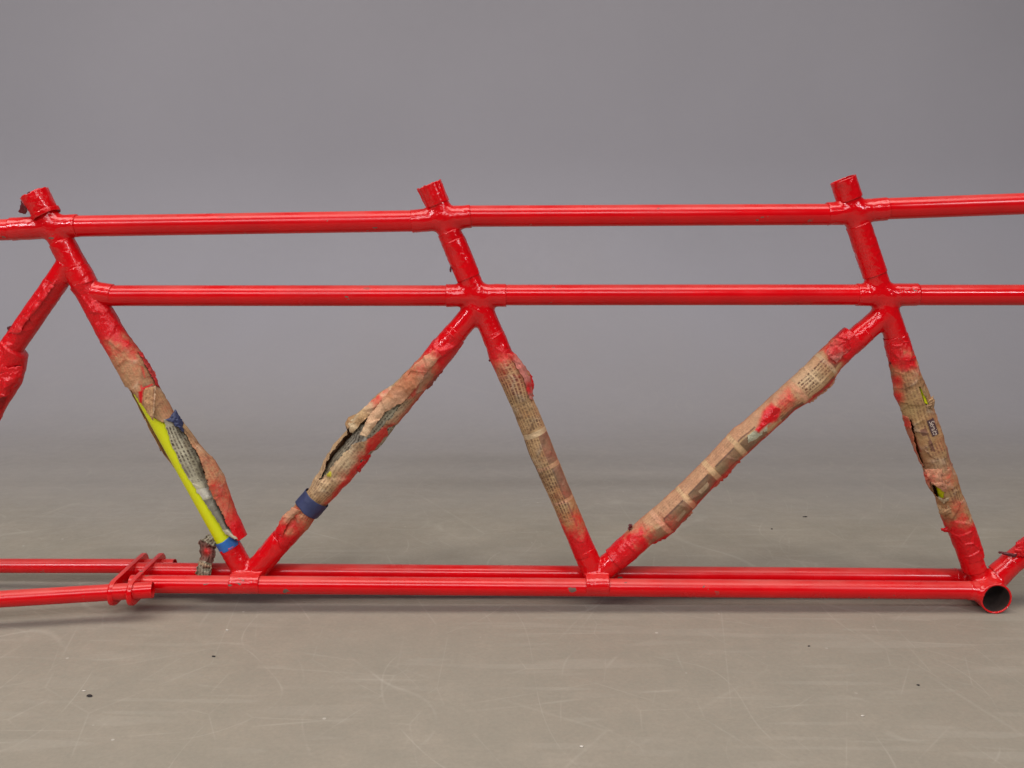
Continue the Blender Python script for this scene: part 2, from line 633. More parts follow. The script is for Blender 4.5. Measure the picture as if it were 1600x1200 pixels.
# bottom pair
bt_f = (P(205, 912.5, FY), P(1000, 914.5, FY), P(1527, 922.5, FY))
bt_b = (P(205, 892.5, BY), P(1000, 895, BY), P(1512, 902, BY))
RB = 0.0128
tube('bottom_tube', bt_f[0], bt_f[2] * 1.0, RB, M_TUBE, frame, n=60, m=40)
tube('bottom_tube', bt_b[0], bt_b[2], RB, M_TUBE, frame, n=60, m=40)
# the stays
CS_F = (P(-110, 943, -0.092), P(0, 937, -0.078), P(239, 921.5, -0.050))
CS_B = (P(-110, 884.0, 0.066), P(0, 885.5, 0.060), P(273, 884.5, 0.052))
cs1 = tube('chain_stay', CS_F[0], CS_F[2], 0.0115, M_TUBE, frame, n=40, m=40)
cs2 = tube('chain_stay', CS_B[0], CS_B[2], 0.0108, M_TUBE, frame, n=40, m=40)

# diagonals
D1 = (P(744, 482), P(398, 893))
D2 = (P(1388, 484), P(940, 893))
D0 = (P(107, 414), P(-95, 705))
D3 = (P(1500, 940), P(1690, 794))
diag0 = tube('diagonal_tube', *D0, R0, M_LUG, frame, n=60)
diag1 = tube('diagonal_tube', *D1, R0 - 0.0013, M_TAPE, frame, n=60)
diag2 = tube('diagonal_tube', *D2, R0 - 0.0013, M_TAPE, frame, n=60)
diag3 = tube('diagonal_tube', P(1557, 898), D3[1], 0.0158, M_TUBE, frame, n=60)

# lugs
K = 0.0065
lug('lug', [(P(18, 358), P(122, 352.5), RL), (along(*ST1, 322), along(*ST1, 383), RL)], K, seed=1)
lug('lug', [(along(*ST1, 383), along(*ST1, 446), RL - 0.0002), (P(106, 414), P(88, 441), RL - 0.0003), (along(*ST1, 455), P(176, 461), R0 + 0.0006)], K, seed=2)
lug('lug', [(P(643, 346), P(736, 338), RL), (along(*ST2, 318), along(*ST2, 365), RL)], K, seed=3)
lug('lug', [(P(697, 462), P(791, 461.5), RL), (along(*ST2, 430), along(*ST2, 529), RL), (D1[0], along(*D1, 522), RL)], K, seed=4)
lug('lug', [(P(1292, 334.5), P(1386, 326.5), RL), (along(*ST3, 307), along(*ST3, 353), RL)], K, seed=5)
lug('lug', [(P(1338, 460.5), P(1433, 460.5), RL), (along(*ST3, 425), along(*ST3, 531), RL), (P(1384, 489), along(*D2, 524), RL)], K, seed=6)
zc = bt_f[0][2]
lug('lug', [(P(361, 912, FY), P(407, 912, FY), RB + 0.0016), (P(366, 894, BY), P(402, 894, BY), RB + 0.0016), (along(*ST1, 858), along(*ST1, 898), RL), (along(*D1, 858), along(*D1, 898), RL)], 0.007, seed=7)
lug('lug', [(P(915, 914, FY), P(951, 914.3, FY), RB + 0.0016), (P(918, 895, BY), P(948, 895, BY), RB + 0.0016), (along(*ST2, 866), along(*ST2, 898), RL), (along(*D2, 869), along(*D2, 898), RL)], 0.007, seed=8)
# bottom bracket shell, open right through
bc = P(1557, 936, -0.034)
bb_a, bb_b = bc.copy(), bc + np.array([0, 0.068, 0])
bb_m = (bb_a + bb_b) / 2
lug('bottom_bracket_shell', [(bb_a, bb_b, 0.0222), (P(1512, 922.5, FY), bb_m + np.array([0, FY, 0.004]), RB + 0.0006),
                             (P(1490, 901.5, BY), bb_m + np.array([0, BY, 0.004]), RB + 0.0006),
                             (along(*ST3, 872), bb_m, R0 + 0.0006), (P(1583, 876), bb_m, 0.0164)], 0.008,
    cut=[(bb_a - [0, 0.02, 0], bb_b + [0, 0.02, 0], 0.0196)], h=0.0012, seed=9)

M_BORE = plain('dark_brown_bore', (0.045, 0.024, 0.017), 0.85, 0.4, 300, var=0.5)
tube('shell_bore', bb_a + [0, 0.0015, 0], bb_b - [0, 0.0015, 0], 0.01962, M_BORE, frame, n=20, m=48, wall=0.0007)  # liner added inside the shell; its dark brown also paints the opening's shade

# plates that carry the stays: slim ovals standing across the tubes
def stay_plate(px):
    x = P(px, 905, 0.0)[0]
    cf, cb = P(px, 924, -0.053), P(px, 884, 0.054)
    r = 0.0176
    z0 = 0.5 * (cf[2] + cb[2])
    prof_, n = [], 20
    for k in range(n + 1):
        a = math.pi * k / n
        prof_.append((0.054 + r * math.sin(a), z0 + r * math.cos(a)))
    for k in range(n + 1):
        a = math.pi * k / n
        prof_.append((-0.054 - r * math.sin(a), z0 - r * math.cos(a)))
    m = len(prof_)
    lay = []
    for dx, s in ((-0.0034, 0.96), (-0.0024, 1.0), (0.0024, 1.0), (0.0034, 0.96)):
        cy = sum(p[0] for p in prof_) / m
        lay += [(x + dx, cy + (y - cy) * s, z0 + (z - z0) * s) for y, z in prof_]
    f = grid_faces(4, m, True).tolist()
    f += [list(range(m)), list(range(3 * m, 4 * m))[::-1]]
    o = link('stay_plate', np.array(lay), f, M_TUBE, frame, smooth=False)
    o.data.polygons.foreach_set('use_smooth', np.array([len(p.vertices) == 4 for p in o.data.polygons]))
    return o


stay_plate(202)
stay_plate(230)

# ------------------------------------------------------------------ newspaper, tape
TAN = np.array([0.44, 0.285, 0.135])
PALE = np.array([0.58, 0.44, 0.26])
PEACH = np.array([0.53, 0.285, 0.160])
PINK = np.array([0.55, 0.20, 0.155])
GREY = np.array([0.40, 0.36, 0.25])
BROWN = np.array([0.19, 0.095, 0.062])
INK = np.array([0.055, 0.032, 0.02])
SPRAY = np.array([0.64, 0.004, 0.008])


def text_ink(u, v, pitch=0.0040, seed=0, col_len=0.045, word=0.006, char=0.0016):
    line = np.floor(v / pitch).astype(np.int64)
    fr = v / pitch - line
    base = (fr > 0.2) & (fr < 0.72)
    uw = u + _hash(line, line * 0, line * 0, seed) * 0.01
    wd = np.floor(uw / word).astype(np.int64)
    gap = (uw / word - wd) < 0.22 * (_hash(wd, line, 0 * line, seed + 3) + 0.35)
    ch = np.floor(u / char).astype(np.int64)
    dens = 0.35 + 0.65 * _hash(ch, line, 0 * line, seed + 9)
    par = _hash(np.floor(u / col_len).astype(np.int64), line * 0, line * 0, seed + 21)
    colgap = (u / col_len - np.floor(u / col_len)) < 0.07
    return base * (~gap) * (~colgap) * dens


def photo_ink(p, seed):
    return 0.35 + 0.65 * sstep(0.3, 0.7, fbm(p, 120, seed, 3))


def shade_paper(verts, px, py, u, v, wn, tn, front, spec, seed, folds=None):
    """albedo of printed, oversprayed newspaper: paper tone, ink, then red paint"""
    n = len(px)
    tone = np.tile(np.array(spec.get('tone', TAN)), (n, 1))
    mott = fbm(verts, 55, seed, 3)
    tone *= (0.74 + 0.52 * mott)[:, None]
    if folds is not None:           # pale rubbed ink, and dark lines painted in to deepen the sharp folds
        fk = folds * sstep(0.4, 0.65, fbm(verts, 80, seed + 51, 2))
        tone *= (1 - 0.55 * fk)[:, None]
        fk2 = folds * sstep(0.5, 0.7, fbm(verts, 65, seed + 57, 2))
        tone = tone * (1 - 0.5 * fk2[:, None]) + np.array([0.62, 0.50, 0.34]) * 0.5 * fk2[:, None]
    stain = sstep(0.55, 0.75, fbm(verts, 30, seed + 61, 4))
    tone *= 1 - stain[:, None] * np.array([0.18, 0.32, 0.45])
    for (x, y, r, c, s) in spec.get('tones', []):
        a = s * np.exp(-((px - x) ** 2 + (py - y) ** 2) / r ** 2)
        tone = tone * (1 - a[:, None]) + np.array(c) * a[:, None]
    for (t0, t1, w0, w1, c, s) in spec.get('boxes', []):
        a = s * ((tn > t0) & (tn < t1) & (wn > w0) & (wn < w1))
        cc = np.array(c)[None, :] * (0.7 + 0.6 * fbm(verts, 150, seed + 5, 3))[:, None]
        tone = tone * (1 - a[:, None]) + cc * a[:, None]
    ink = np.zeros(n)
    tx = text_ink(u, v, spec.get('pitch', 0.0040), seed)
    for (t0, t1, w0, w1, s) in spec.get('text', [(0, 1, -2, 2, 0.6)]):
        a = ((tn > t0) & (tn < t1) & (wn > w0) & (wn < w1))
        ink = np.where(a, np.maximum(ink, tx * s), ink)
    ink = np.clip(ink * (0.85 + 0.5 * sstep(0.3, 0.65, fbm(verts, 40, seed + 8, 2))), 0, 0.95)
    col = tone * (1 - ink[:, None]) + INK * ink[:, None]
    sp = np.full(n, spec.get('spray0', 0.06))
    for (x, y, r, s) in spec.get('spray', []):
        sp = np.maximum(sp, s * np.exp(-((px - x) ** 2 + (py - y) ** 2) / (1.25 * r) ** 2))
    for (poly, s, so) in spec.get('spraypoly', []):
        d = polydist(px, py, poly)
        sp = np.maximum(sp, s * sstep(-so, so, d))
    edge = spec.get('ends', None)
    if edge:
        a, b, soft = edge
        tj = tn + (fbm(verts, 60, seed + 41, 3) - 0.5) * 0.16
        e = np.maximum(1 - sstep(a - soft, a + soft, tj), sstep(b - soft, b + soft, tj))
        sp = np.maximum(sp, e)
    side = spec.get('side', None)      # (direction, strength): paint that came from one side
    if side:
        sp = np.maximum(sp, side[1] * sstep(0.3, 1.0, side[0] * wn))
    nz = fbm(verts, 70, seed + 31, 4)
    grain = fbm(verts, 420, seed + 33, 2)
    mid = 4 * np.clip(sp, 0, 1) * (1 - np.clip(sp, 0, 1))
    sp = np.clip(sp + mid * (0.55 * (nz - 0.5) + 0.35 * (grain - 0.5)), 0, 1)
    sp = np.where(front, sp, np.maximum(sp, spec.get('back', 0.35)))
    sp = np.where(sp > 0.8, 0.8 + (sp - 0.8) * 1.0 + 0.0, sp)
    k = np.clip(sp * 0.55 + 0.5 * sstep(0.25, 0.95, sp), 0, 1)
    col = col * (1 - k[:, None]) + SPRAY * k[:, None]
    for (poly, c, s) in spec.get('patch', []):
        d = polydist(px + (nz - 0.5) * 5, py + (nz - 0.5) * 5, poly)
        a = s * sstep(-0.8, 0.8, d)
        col = col * (1 - a[:, None]) + np.array(c) * a[:, None]
    return np.clip(col, 0.001, 0.9), sp


def edge_pts(pts, A, d, e1):
    q = np.array([P(x, y) for x, y in pts])
    s = (q - A) @ d
    o = (q - A) @ e1
    k = np.argsort(s)
    return s[k], o[k]


o_at = {}


def paper_wrap(name, A, B, left, right, parent, spec, seed, ry=None, holes=(), amp=0.0012, ncr=60, rings=(), scale=1.0, shift=0.0,
               mat=None, thick=0.0005, res=0.00085, m=110, jag=2.5, end_jag=0.0, backcut=(), rmin=0.0148, flat=()):
    """paper rolled round a tube; its two outlines are measured, torn openings are polygons on its near side"""
    A, d, L, e1, e2 = axis_frame(A, B)
    sl, ol = edge_pts(left, A, d, e1)
    sr, orr = edge_pts(right, A, d, e1)
    s0, s1 = max(sl[0], sr[0]), min(sl[-1], sr[-1])
    n = int((s1 - s0) / res) + 2
    s = np.linspace(s0, s1, n)
    lo, hi = np.interp(s, sl, ol), np.interp(s, sr, orr)
    lo, hi = np.minimum(lo, -rmin), np.maximum(hi, rmin)
    cen, rx = (lo + hi) / 2, np.maximum((hi - lo) / 2, 0.006) * scale
    cen = cen * (1 if scale == 1 else 0.3) + shift
    th = np.linspace(-math.pi, math.pi, m, endpoint=False)
    SS, TH = np.meshgrid(np.arange(n), th, indexing='ij')
    SS, TH = SS.ravel(), TH.ravel()
    s_, c_, r_ = s[SS], cen[SS], rx[SS]
    ryv = np.clip(rx, 0.0153, 0.0185) if ry is None else np.full(n, ry)
    ry_ = ryv[SS] * scale
    q = np.stack([s_, r_ * np.sin(TH), ry_ * np.cos(TH)], 1)
    cr, folds = crumple2(q, ncr, seed)
    disp = cr * amp + (fbm(q, 120, seed + 2, 2) - 0.5) * amp * 0.9
    qs = np.stack([s_ * 0.35, r_ * np.sin(TH), ry_ * np.cos(TH)], 1)
    disp += (np.abs(fbm(qs, 160, seed + 12, 2) - 0.5) * 2) * amp * 0.7 * -1
    tn = (s_ - s0) / (s1 - s0)
    jt = (fbm(q, 150, seed + 4, 2) - 0.5)
    for (t, a) in rings:
        disp += a * sstep(-0.002, 0.002, (tn - t) * (s1 - s0) + jt * 0.004 * 1 + 0.0015 * np.sin(TH * 1.0 + seed))
    sil = np.clip(1 - np.abs(np.sin(TH)), 0, 1) * 0.6 + 0.4
    disp *= sil
    for (t0, t1, w0, w1) in flat:
        wn_ = np.sin(TH)
        disp *= 1 - 0.9 * sstep(t0 - .03, t0, tn) * (1 - sstep(t1, t1 + .03, tn)) * sstep(w0 - .15, w0, wn_) * (1 - sstep(w1, w1 + .15, wn_))
    pos = A + s_[:, None] * d + e1 * (c_ + (r_ + disp) * np.sin(TH))[:, None] + e2 * ((ry_ + disp) * np.cos(TH))[:, None]
    px, py = proj(pos)
    front = np.cos(TH) > -0.05
    keep = np.ones(len(pos), bool)
    jx = px + (fbm(q, 180, seed + 6, 3) - 0.5) * 2 * jag * 1.6
    jy = py + (fbm(q, 180, seed + 7, 3) - 0.5) * 2 * jag * 1.6
    for h in holes:
        keep &= ~(inpoly(jx, jy, h) & front)
    for h in backcut:
        keep &= ~(inpoly(jx, jy, h) & ~front)
    if end_jag:
        keep &= (tn - (fbm(q, 110, seed + 9, 2) - 0.35) * end_jag) < 1.0
    u = s_
    v = TH * r_.mean()
    col, sp = shade_paper(q, px, py, u, v, np.sin(TH), tn, front, spec, seed, folds)
    f = grid_faces(n, m, True, keep)
    pos, f, col, sp = compact(pos, f, col, sp)
    o = link(name, pos, f, mat or M_PAPER, parent, attrs={'spray': sp}, colors=col)
    md = o.modifiers.new('thickness', 'SOLIDIFY')
    md.thickness = thick
    md.offset = -1

    def at(t, w_, lift=0.0):        # a point of the (smooth) surface, for print laid on it
        k = int(np.clip(t, 0, 1) * (n - 1))
        th_ = math.asin(w_)
        return A + s[k] * d + e1 * (cen[k] + (rx[k] + lift) * math.sin(th_)) + e2 * ((ryv[k] * scale + lift) * math.cos(th_))
    o_at[name + str(seed)] = (at, s0, s1)
    return o


def poly_interp(pts, n):
    pts = np.array(pts, float)
    seg = np.r_[0, np.cumsum(np.hypot(*np.diff(pts, axis=0).T))]
    t = np.linspace(0, seg[-1], n)
    return np.stack([np.interp(t, seg, pts[:, k]) for k in range(pts.shape[1])], 1)


def sheet(name, left, right, parent, spec, seed, bulge=0.006, amp=0.0012, ncr=25, nt=46, thick=0.0005, mat=None, jag=1.2, res=1.4, curl=0.0):
    """a loose piece of paper between two edges, each point (px, py, metres behind the frame's plane)"""
    n = int(max(np.hypot(*np.diff(np.array(left)[:, :2], axis=0).T).sum(), 20) / res) + 4
    Lp, Rp = poly_interp(left, n), poly_interp(right, n)
    a = np.linspace(0, 1, nt)
    s = np.linspace(0, 1, n)
    Sg, Ag = np.meshgrid(s, a, indexing='ij')
    G = Lp[:, None, :] * (1 - a)[None, :, None] + Rp[:, None, :] * a[None, :, None]
    G = G.reshape(-1, 3)
    Sg, Ag = Sg.ravel(), Ag.ravel()
    q = np.stack([G[:, 0] / 1130, G[:, 1] / 1130, 0 * Sg], 1)
    edge = np.minimum(Ag, 1 - Ag)
    wob = (fbm(q, 260, seed, 3) - 0.5) * 2 * jag
    wgt = np.clip(1 - np.minimum(edge, np.minimum(Sg, 1 - Sg)) / 0.12, 0, 1)
    G[:, 0] += wob * wgt * 1.8
    G[:, 1] += (fbm(q, 260, seed + 3, 3) - 0.5) * 2 * jag * 1.8 * wgt
    Y = G[:, 2] - bulge * np.sin(math.pi * Ag) - curl * (Sg ** 3) - crumple(q + np.array([0, 0, 1e-5]) * Sg[:, None], ncr, seed) * amp * 0.55 - (fbm(q, 140, seed + 1, 2) - 0.5) * amp * 1.2
    pos = np.array([P(x, y, z) for x, y, z in zip(G[:, 0], G[:, 1], Y)])
    width = np.hypot(*(Rp - Lp)[:, :2].T).mean() / 1130
    lng = np.hypot(*np.diff(Lp[:, :2], axis=0).T).sum() / 1130
    col, sp = shade_paper(q, G[:, 0], G[:, 1], Sg * lng, Ag * width, Ag * 2 - 1, Sg, np.ones(len(Sg), bool), spec, seed)
    f = grid_faces(n, nt, False)
    o = link(name, pos, f, mat or M_PAPER, parent, attrs={'spray': sp}, colors=col)
    md = o.modifiers.new('thickness', 'SOLIDIFY')
    md.thickness = thick
    return o


def tape_band(name, A, B, p0, p1, r, mat, parent, seed=0, tilt=0.0, lump=0.0004, m=64, flare=0.0):
    """a band of tape round a tube between photo rows p0 and p1"""
    a, b = along(A, B, p0), along(A, B, p1)
    A, d, L, e1, e2 = axis_frame(a, b)
    n = max(6, int(L / 0.0012))
    t = np.linspace(0, 1, n)
    th = np.linspace(0, 2 * math.pi, m, endpoint=False)
    T, TH = np.meshgrid(t, th, indexing='ij')
    T, TH = T.ravel(), TH.ravel()
    q = np.stack([T * L, r * np.sin(TH), r * np.cos(TH)], 1)
    rr = r + crumple(q, 24, seed) * lump + flare * T
    ed = (fbm(q, 90, seed + 3, 2) - 0.5) * 0.0022 + tilt * np.sin(TH)
    pos = A + (T * L + ed)[:, None] * d + e1 * (rr * np.sin(TH))[:, None] + e2 * (rr * np.cos(TH))[:, None]
    o = link(name, pos, grid_faces(n, m, True), mat, parent)
    md = o.modifiers.new('thickness', 'SOLIDIFY')
    md.thickness = 0.0005
    md.offset = -1
    return o


# --- first seat tube (left): paper torn open over the yellow tube
tape_band('red_tape', *ST1, 378, 420, RL + 0.0010, M_TAPE, seat1, 11)
tape_band('red_tape', *ST1, 420, 446, RL + 0.0016, M_TAPE, seat1, 12, lump=0.0007)
st1_left = [(108, 446), (120, 462), (136, 490), (160, 536), (180, 570), (197, 602), (212, 628), (222, 648), (234, 672), (247, 696), (258, 714), (275, 735), (290, 762), (320, 815), (345, 855)]
st1_right = [(147, 434), (160, 462), (174, 482), (200, 526), (221, 554), (236, 584), (255, 618), (270, 644), (281, 656), (292, 668), (310, 695), (336, 720), (350, 745), (360, 777), (370, 805), (376, 816), (386, 838)]
hole1 = [(190, 604), (201, 606), (213, 622), (220, 630), (230, 646), (240, 652), (249, 659), (256, 662), (261, 656), (268, 658), (281, 662), (288, 676), (296, 692), (308, 708), (318, 735), (326, 765), (343, 795), (352, 815), (364, 838), (370, 846), (350, 880), (300, 830), (225, 690), (196, 640)]
paper_wrap('newspaper_wrap', *ST1, st1_left, st1_right, seat1,
           dict(tone=TAN * 1.02, text=[(0.0, 0.55, -1.2, 1.2, 0.25), (0.55, 0.85, -1, 1, 0.35)],
                ends=(0.26, 0.90, 0.11), spray=[(190, 560, 50, 0.38), (225, 600, 45, 0.30), (265, 635, 25, 0.30), (372, 815, 30, 0.9), (355, 775, 42, 0.60), (330, 725, 45, 0.42)],
                spraypoly=[([(216, 612), (224, 609), (222, 634), (219, 634)], 1.0, 2), ([(221, 606), (238, 599), (239, 602), (223, 610)], 0.9, 1.5), ([(222, 600), (223, 610), (220, 612), (219, 602)], 0.8, 1.5), ([(218, 570), (224, 573), (228, 590), (225, 592)], 0.6, 1.5)], back=0.25),
           21, holes=[hole1], amp=0.0017, ncr=80, jag=1.6)
sheet('newspaper_layer', [(256, 655, -.0160), (266, 690, -.0158), (284, 730, -.0158), (301, 757, -.0158), (314, 777, -.0158), (330, 800, -.0158), (353, 834, -.0160), (366, 842, -.0160)],
      [(276, 655, -.010), (284, 672, -.008), (297, 692, -.006), (313, 722, -.005), (325, 757, -.005), (345, 793, -.006), (358, 825, -.008), (374, 843, -.012)], seat1,
      dict(tone=GREY * 1.05, pitch=0.0036, text=[(0.05, 0.50, -1, 0.9, 0.75)], boxes=[(0.30, 0.48, 0.1, 1, (0.20, 0.17, 0.10), 0.55), (0.55, 0.63, -1, 1, (0.62, 0.58, 0.47), 0.9), (0.64, 0.90, -1, 1, (0.17, 0.155, 0.12), 0.85), (0.04, 0.3, 0.35, 1, (0.13, 0.11, 0.075), 0.6)], spray0=0.0),
      31, bulge=0.004, amp=0.0010)
sheet('newspaper_flap', [(227, 607, -.0205), (225, 630, -.0205), (236, 654, -.0205)], [(243, 603, -.0215), (242, 627, -.0235), (239, 657, -.0235)], seat1,
      dict(tone=TAN * 1.0, text=[(0, 1, -1, 1, 0.3)], boxes=[(0, 1, 0.82, 1, (0.60, 0.47, 0.31), 0.7)], spray0=0.20), 33, bulge=0.002, amp=0.0010)
tape_band('blue_tape', *ST1, 841, 856, R0 + 0.0011, M_BLUE, seat1, 13, tilt=-0.0010, lump=0.0003)
tape_band('red_tape', *ST1, 853, 893, R0 + 0.0010, M_TAPE, seat1, 14, lump=0.0005)
sheet('torn_tape', [(259, 656, -.0205), (268, 661, -.021), (280, 668, -.019), (284, 676, -.015)], [(270, 646, -.014), (276, 640, -.012), (284, 655, -.008), (287, 676, -.008)], seat1, dict(tone=TAN), 35, bulge=0.002, amp=0.0016, mat=M_NAVY, jag=2.2, nt=26)
sheet('paper_scrap', [(330, 834, .006), (310, 846, .010), (313, 868, .012), (307, 886, .010), (307, 905, .008)], [(343, 842, .002), (337, 856, .002), (335, 872, .004), (330, 884, .003), (330, 906, .003)], seat1,
      dict(tone=GREY * 0.85, text=[(0, 1, -1, 1, 0.8)], boxes=[(0.22, 0.62, -1, 1, (0.16, 0.035, 0.03), 0.75), (0.66, 0.72, -1, 1, PALE, 0.7)], spray=[(324, 862, 6, 0.6)], spray0=0.03), 37, bulge=0.010, amp=0.0042, ncr=24, jag=2.0)

# --- first diagonal: badly torn, a blue band near its foot
d1_left = [(699, 514), (678, 533), (660, 555), (640, 577), (615, 602), (590, 617), (574, 634), (557, 648), (545, 653), (541, 662), (544, 672), (525, 692), (512, 710), (500, 735), (482, 766), (464, 787), (446, 809), (428, 832), (412, 850)]
d1_right = [(724, 534), (706, 560), (690, 578), (679, 589), (660, 615), (635, 645), (600, 686), (576, 712), (561, 733), (540, 758), (518, 780), (509, 788), (495, 805), (480, 826), (462, 844), (446, 860)]
hole2 = [(606, 612), (588, 628), (572, 645), (560, 655), (549, 664), (540, 680), (524, 700), (512, 720), (506, 738), (499, 751), (509, 742), (523, 722), (538, 706), (554, 692), (570, 688), (584, 678), (600, 662), (616, 646), (632, 618), (626, 606)]
spec_d1 = dict(tone=TAN, text=[(0.25, 0.85, -0.9, 0.95, 0.55)], patch=[([(512, 737), (519, 738), (518, 746), (512, 745)], (0.55, 0.50, 0.02), 0.9)], tones=[(540, 725, 30, PALE, 0.85), (620, 635, 26, GREY, 0.5), (655, 600, 28, (0.34, 0.20, 0.12), 0.6), (500, 755, 20, PALE, 0.5)],
               ends=(0.15, 0.87, 0.11), spray=[(676, 565, 26, 0.55), (650, 575, 22, 0.3), (600, 690, 15, 0.7), (570, 722, 15, 0.8), (545, 748, 13, 0.7), (470, 820, 18, 0.7)], spraypoly=[([(618, 660), (594, 668), (574, 684), (568, 708), (549, 727), (537, 747), (519, 771), (512, 795), (560, 750), (610, 690)], 0.80, 6), ([(655, 600), (640, 612), (632, 626), (650, 622)], 0.55, 4)], side=(1, 0.55), back=0.3, spray0=0.10)
paper_wrap('newspaper_wrap', *D1, d1_left, d1_right, diag1, spec_d1, 41, holes=[hole2], amp=0.0026, ncr=55, jag=2.2, rings=[(0.03, 0.0008), (0.90, 0.0005)])
paper_wrap('newspaper_layer', *D1, d1_left[3:17], d1_right[3:14], diag1, dict(tone=GREY * 1.02, text=[(0, 1, -1, 1, 0.85)], tones=[(560, 690, 16, (0.62, 0.6, 0.52), 0.8), (520, 735, 15, PALE, 0.6)], boxes=[(0, 1, -1, -0.15, (0.13, 0.095, 0.06), 0.7)], spray0=0.0), 43, scale=0.82, shift=0.0012, amp=0.0018, ncr=60)  # dark left box paints the shade of the gap onto this layer
sheet('newspaper_flap', [(680, 545, -.0170), (660, 560, -.0185), (636, 581, -.0200), (612, 606, -.021), (590, 634, -.0215), (574, 655, -.0225), (563, 680, -.024)],
      [(690, 556, -.0190), (668, 580, -.0205), (650, 606, -.0215), (630, 628, -.0225), (602, 643, -.0235), (588, 662, -.0245), (573, 683, -.0260)], diag1,
      dict(tone=PEACH * 1.05, text=[(0, 1, -1, 1, 0.08)], tones=[(575, 672, 22, PALE * 1.1, 0.95), (600, 645, 18, PALE, 0.6)], spray=[(690, 545, 20, 0.9), (660, 572, 22, 0.42), (640, 590, 24, 0.32)], spray0=0.16), 45, bulge=0.003, amp=0.0022, ncr=22)
sheet('newspaper_flap', [(612, 603, -.006), (590, 618, -.010), (572, 634, -.012), (556, 650, -.012), (543, 662, -.010), (545, 670, -.008)],
      [(618, 608, -.017), (598, 626, -.0175), (584, 642, -.0175), (570, 656, -.017), (552, 676, -.014), (548, 676, -.012)], diag1,
      dict(tone=PALE * 0.95, text=[(0, 1, -1, 1, 0.1)], spray=[(588, 619, 18, 0.75), (600, 612, 12, 0.7)], spray0=0.05), 46, bulge=0.002, amp=0.0016)
sheet('newspaper_flap', [(430, 830, -.013), (440, 808, -.0165), (456, 792, -.0175)], [(442, 838, -.0195), (448, 818, -.0205), (470, 797, -.0195)], diag1,
      dict(tone=PEACH, text=[(0, 1, -1, 1, 0.1)], spray=[(435, 830, 20, 0.95)], spray0=0.18), 47, bulge=0.002, amp=0.0010)
tape_band('blue_tape', *D1, 777, 796, 0.0192, M_NAVY, diag1, 15, lump=0.0004, tilt=0.0)
tape_band('red_tape', *D1, 842, 893, RL + 0.0004, M_TAPE, diag1, 16, lump=0.0006)

tape_band('red_tape', *D1, 517, 543, RL - 0.0001, M_TAPE, diag1, 17, lump=0.0004)

# --- middle seat tube: the neatest wrap
tape_band('red_tape', *ST2, 362, 392, RL + 0.0004, M_TAPE, seat2, 51, lump=0.0005)
tape_band('red_tape', *ST2, 376, 434, RL + 0.0009, M_TAPE, seat2, 52, lump=0.0006, flare=-0.0006)
st2_left = [(754, 524), (757, 532), (766, 562), (778, 588), (800, 636), (818, 681), (827, 709), (841, 738), (865, 790), (881, 828), (896, 864), (899, 872)]
st2_right = [(783, 514), (785, 522), (795, 545), (806, 555), (819, 572), (827, 584), (830, 600), (832, 622), (839, 638), (853, 671), (858, 684), (874, 724), (895, 776), (914, 826), (931, 866), (934, 873)]
paper_wrap('newspaper_wrap', *ST2, st2_left, st2_right, seat2,
           dict(tone=TAN * 1.05, pitch=0.0042, text=[(0.12, 0.42, -0.95, 0.9, 0.75), (0.45, 0.83, -0.92, 0.12, 0.72), (0.74, 0.83, -0.9, 0.2, 0.6)],
                boxes=[(0.45, 0.575, 0.22, 0.97, BROWN, 0.75), (0.595, 0.735, 0.34, 0.98, BROWN, 0.75), (0.595, 0.735, 0.22, 0.34, (0.12, 0.08, 0.05), 0.8), (0.75, 0.86, 0.25, 0.42, (0.14, 0.07, 0.05), 0.7), (0.43, 0.45, -1, 1, PALE, 0.7), (0.578, 0.594, -1, 1, PEACH, 0.75), (0.737, 0.75, -1, 1, PEACH, 0.75), (0.45, 0.6, -1.0, -0.9, (0.12, 0.09, 0.06), 0.7)],
                ends=(0.15, 0.83, 0.11), spray=[(785, 572, 22, 0.5), (815, 590, 22, 0.45), (905, 810, 18, 0.7), (885, 770, 16, 0.32), (865, 705, 16, 0.25)], side=(1, 0.26), spray0=0.06),
           53, amp=0.0007, ncr=50, rings=[(0.06, 0.0007), (0.44, -0.0005), (0.585, 0.0003), (0.745, 0.0003), (0.94, 0.0004)])
sheet('newspaper_flap', [(793, 553, -.0175), (806, 570, -.019), (818, 590, -.019), (822, 606, -.0165), (826, 622, -.012)], [(806, 553, -.010), (820, 572, -.007), (828, 590, -.006), (831, 604, -.004), (832, 625, -.006)], seat2,
      dict(tone=PINK * 1.05, text=[(0, 1, -1, 1, 0.2)], spray=[(800, 556, 12, 0.7), (829, 605, 10, 0.95)], spray0=0.22), 55, bulge=0.004, amp=0.0018, ncr=18)
tape_band('red_tape', *ST2, 524, 549, RL - 0.0002, M_TAPE, seat2, 57, lump=0.0004)
tape_band('red_tape', *ST2, 858, 893, RL + 0.0003, M_TAPE, seat2, 56, lump=0.0005)

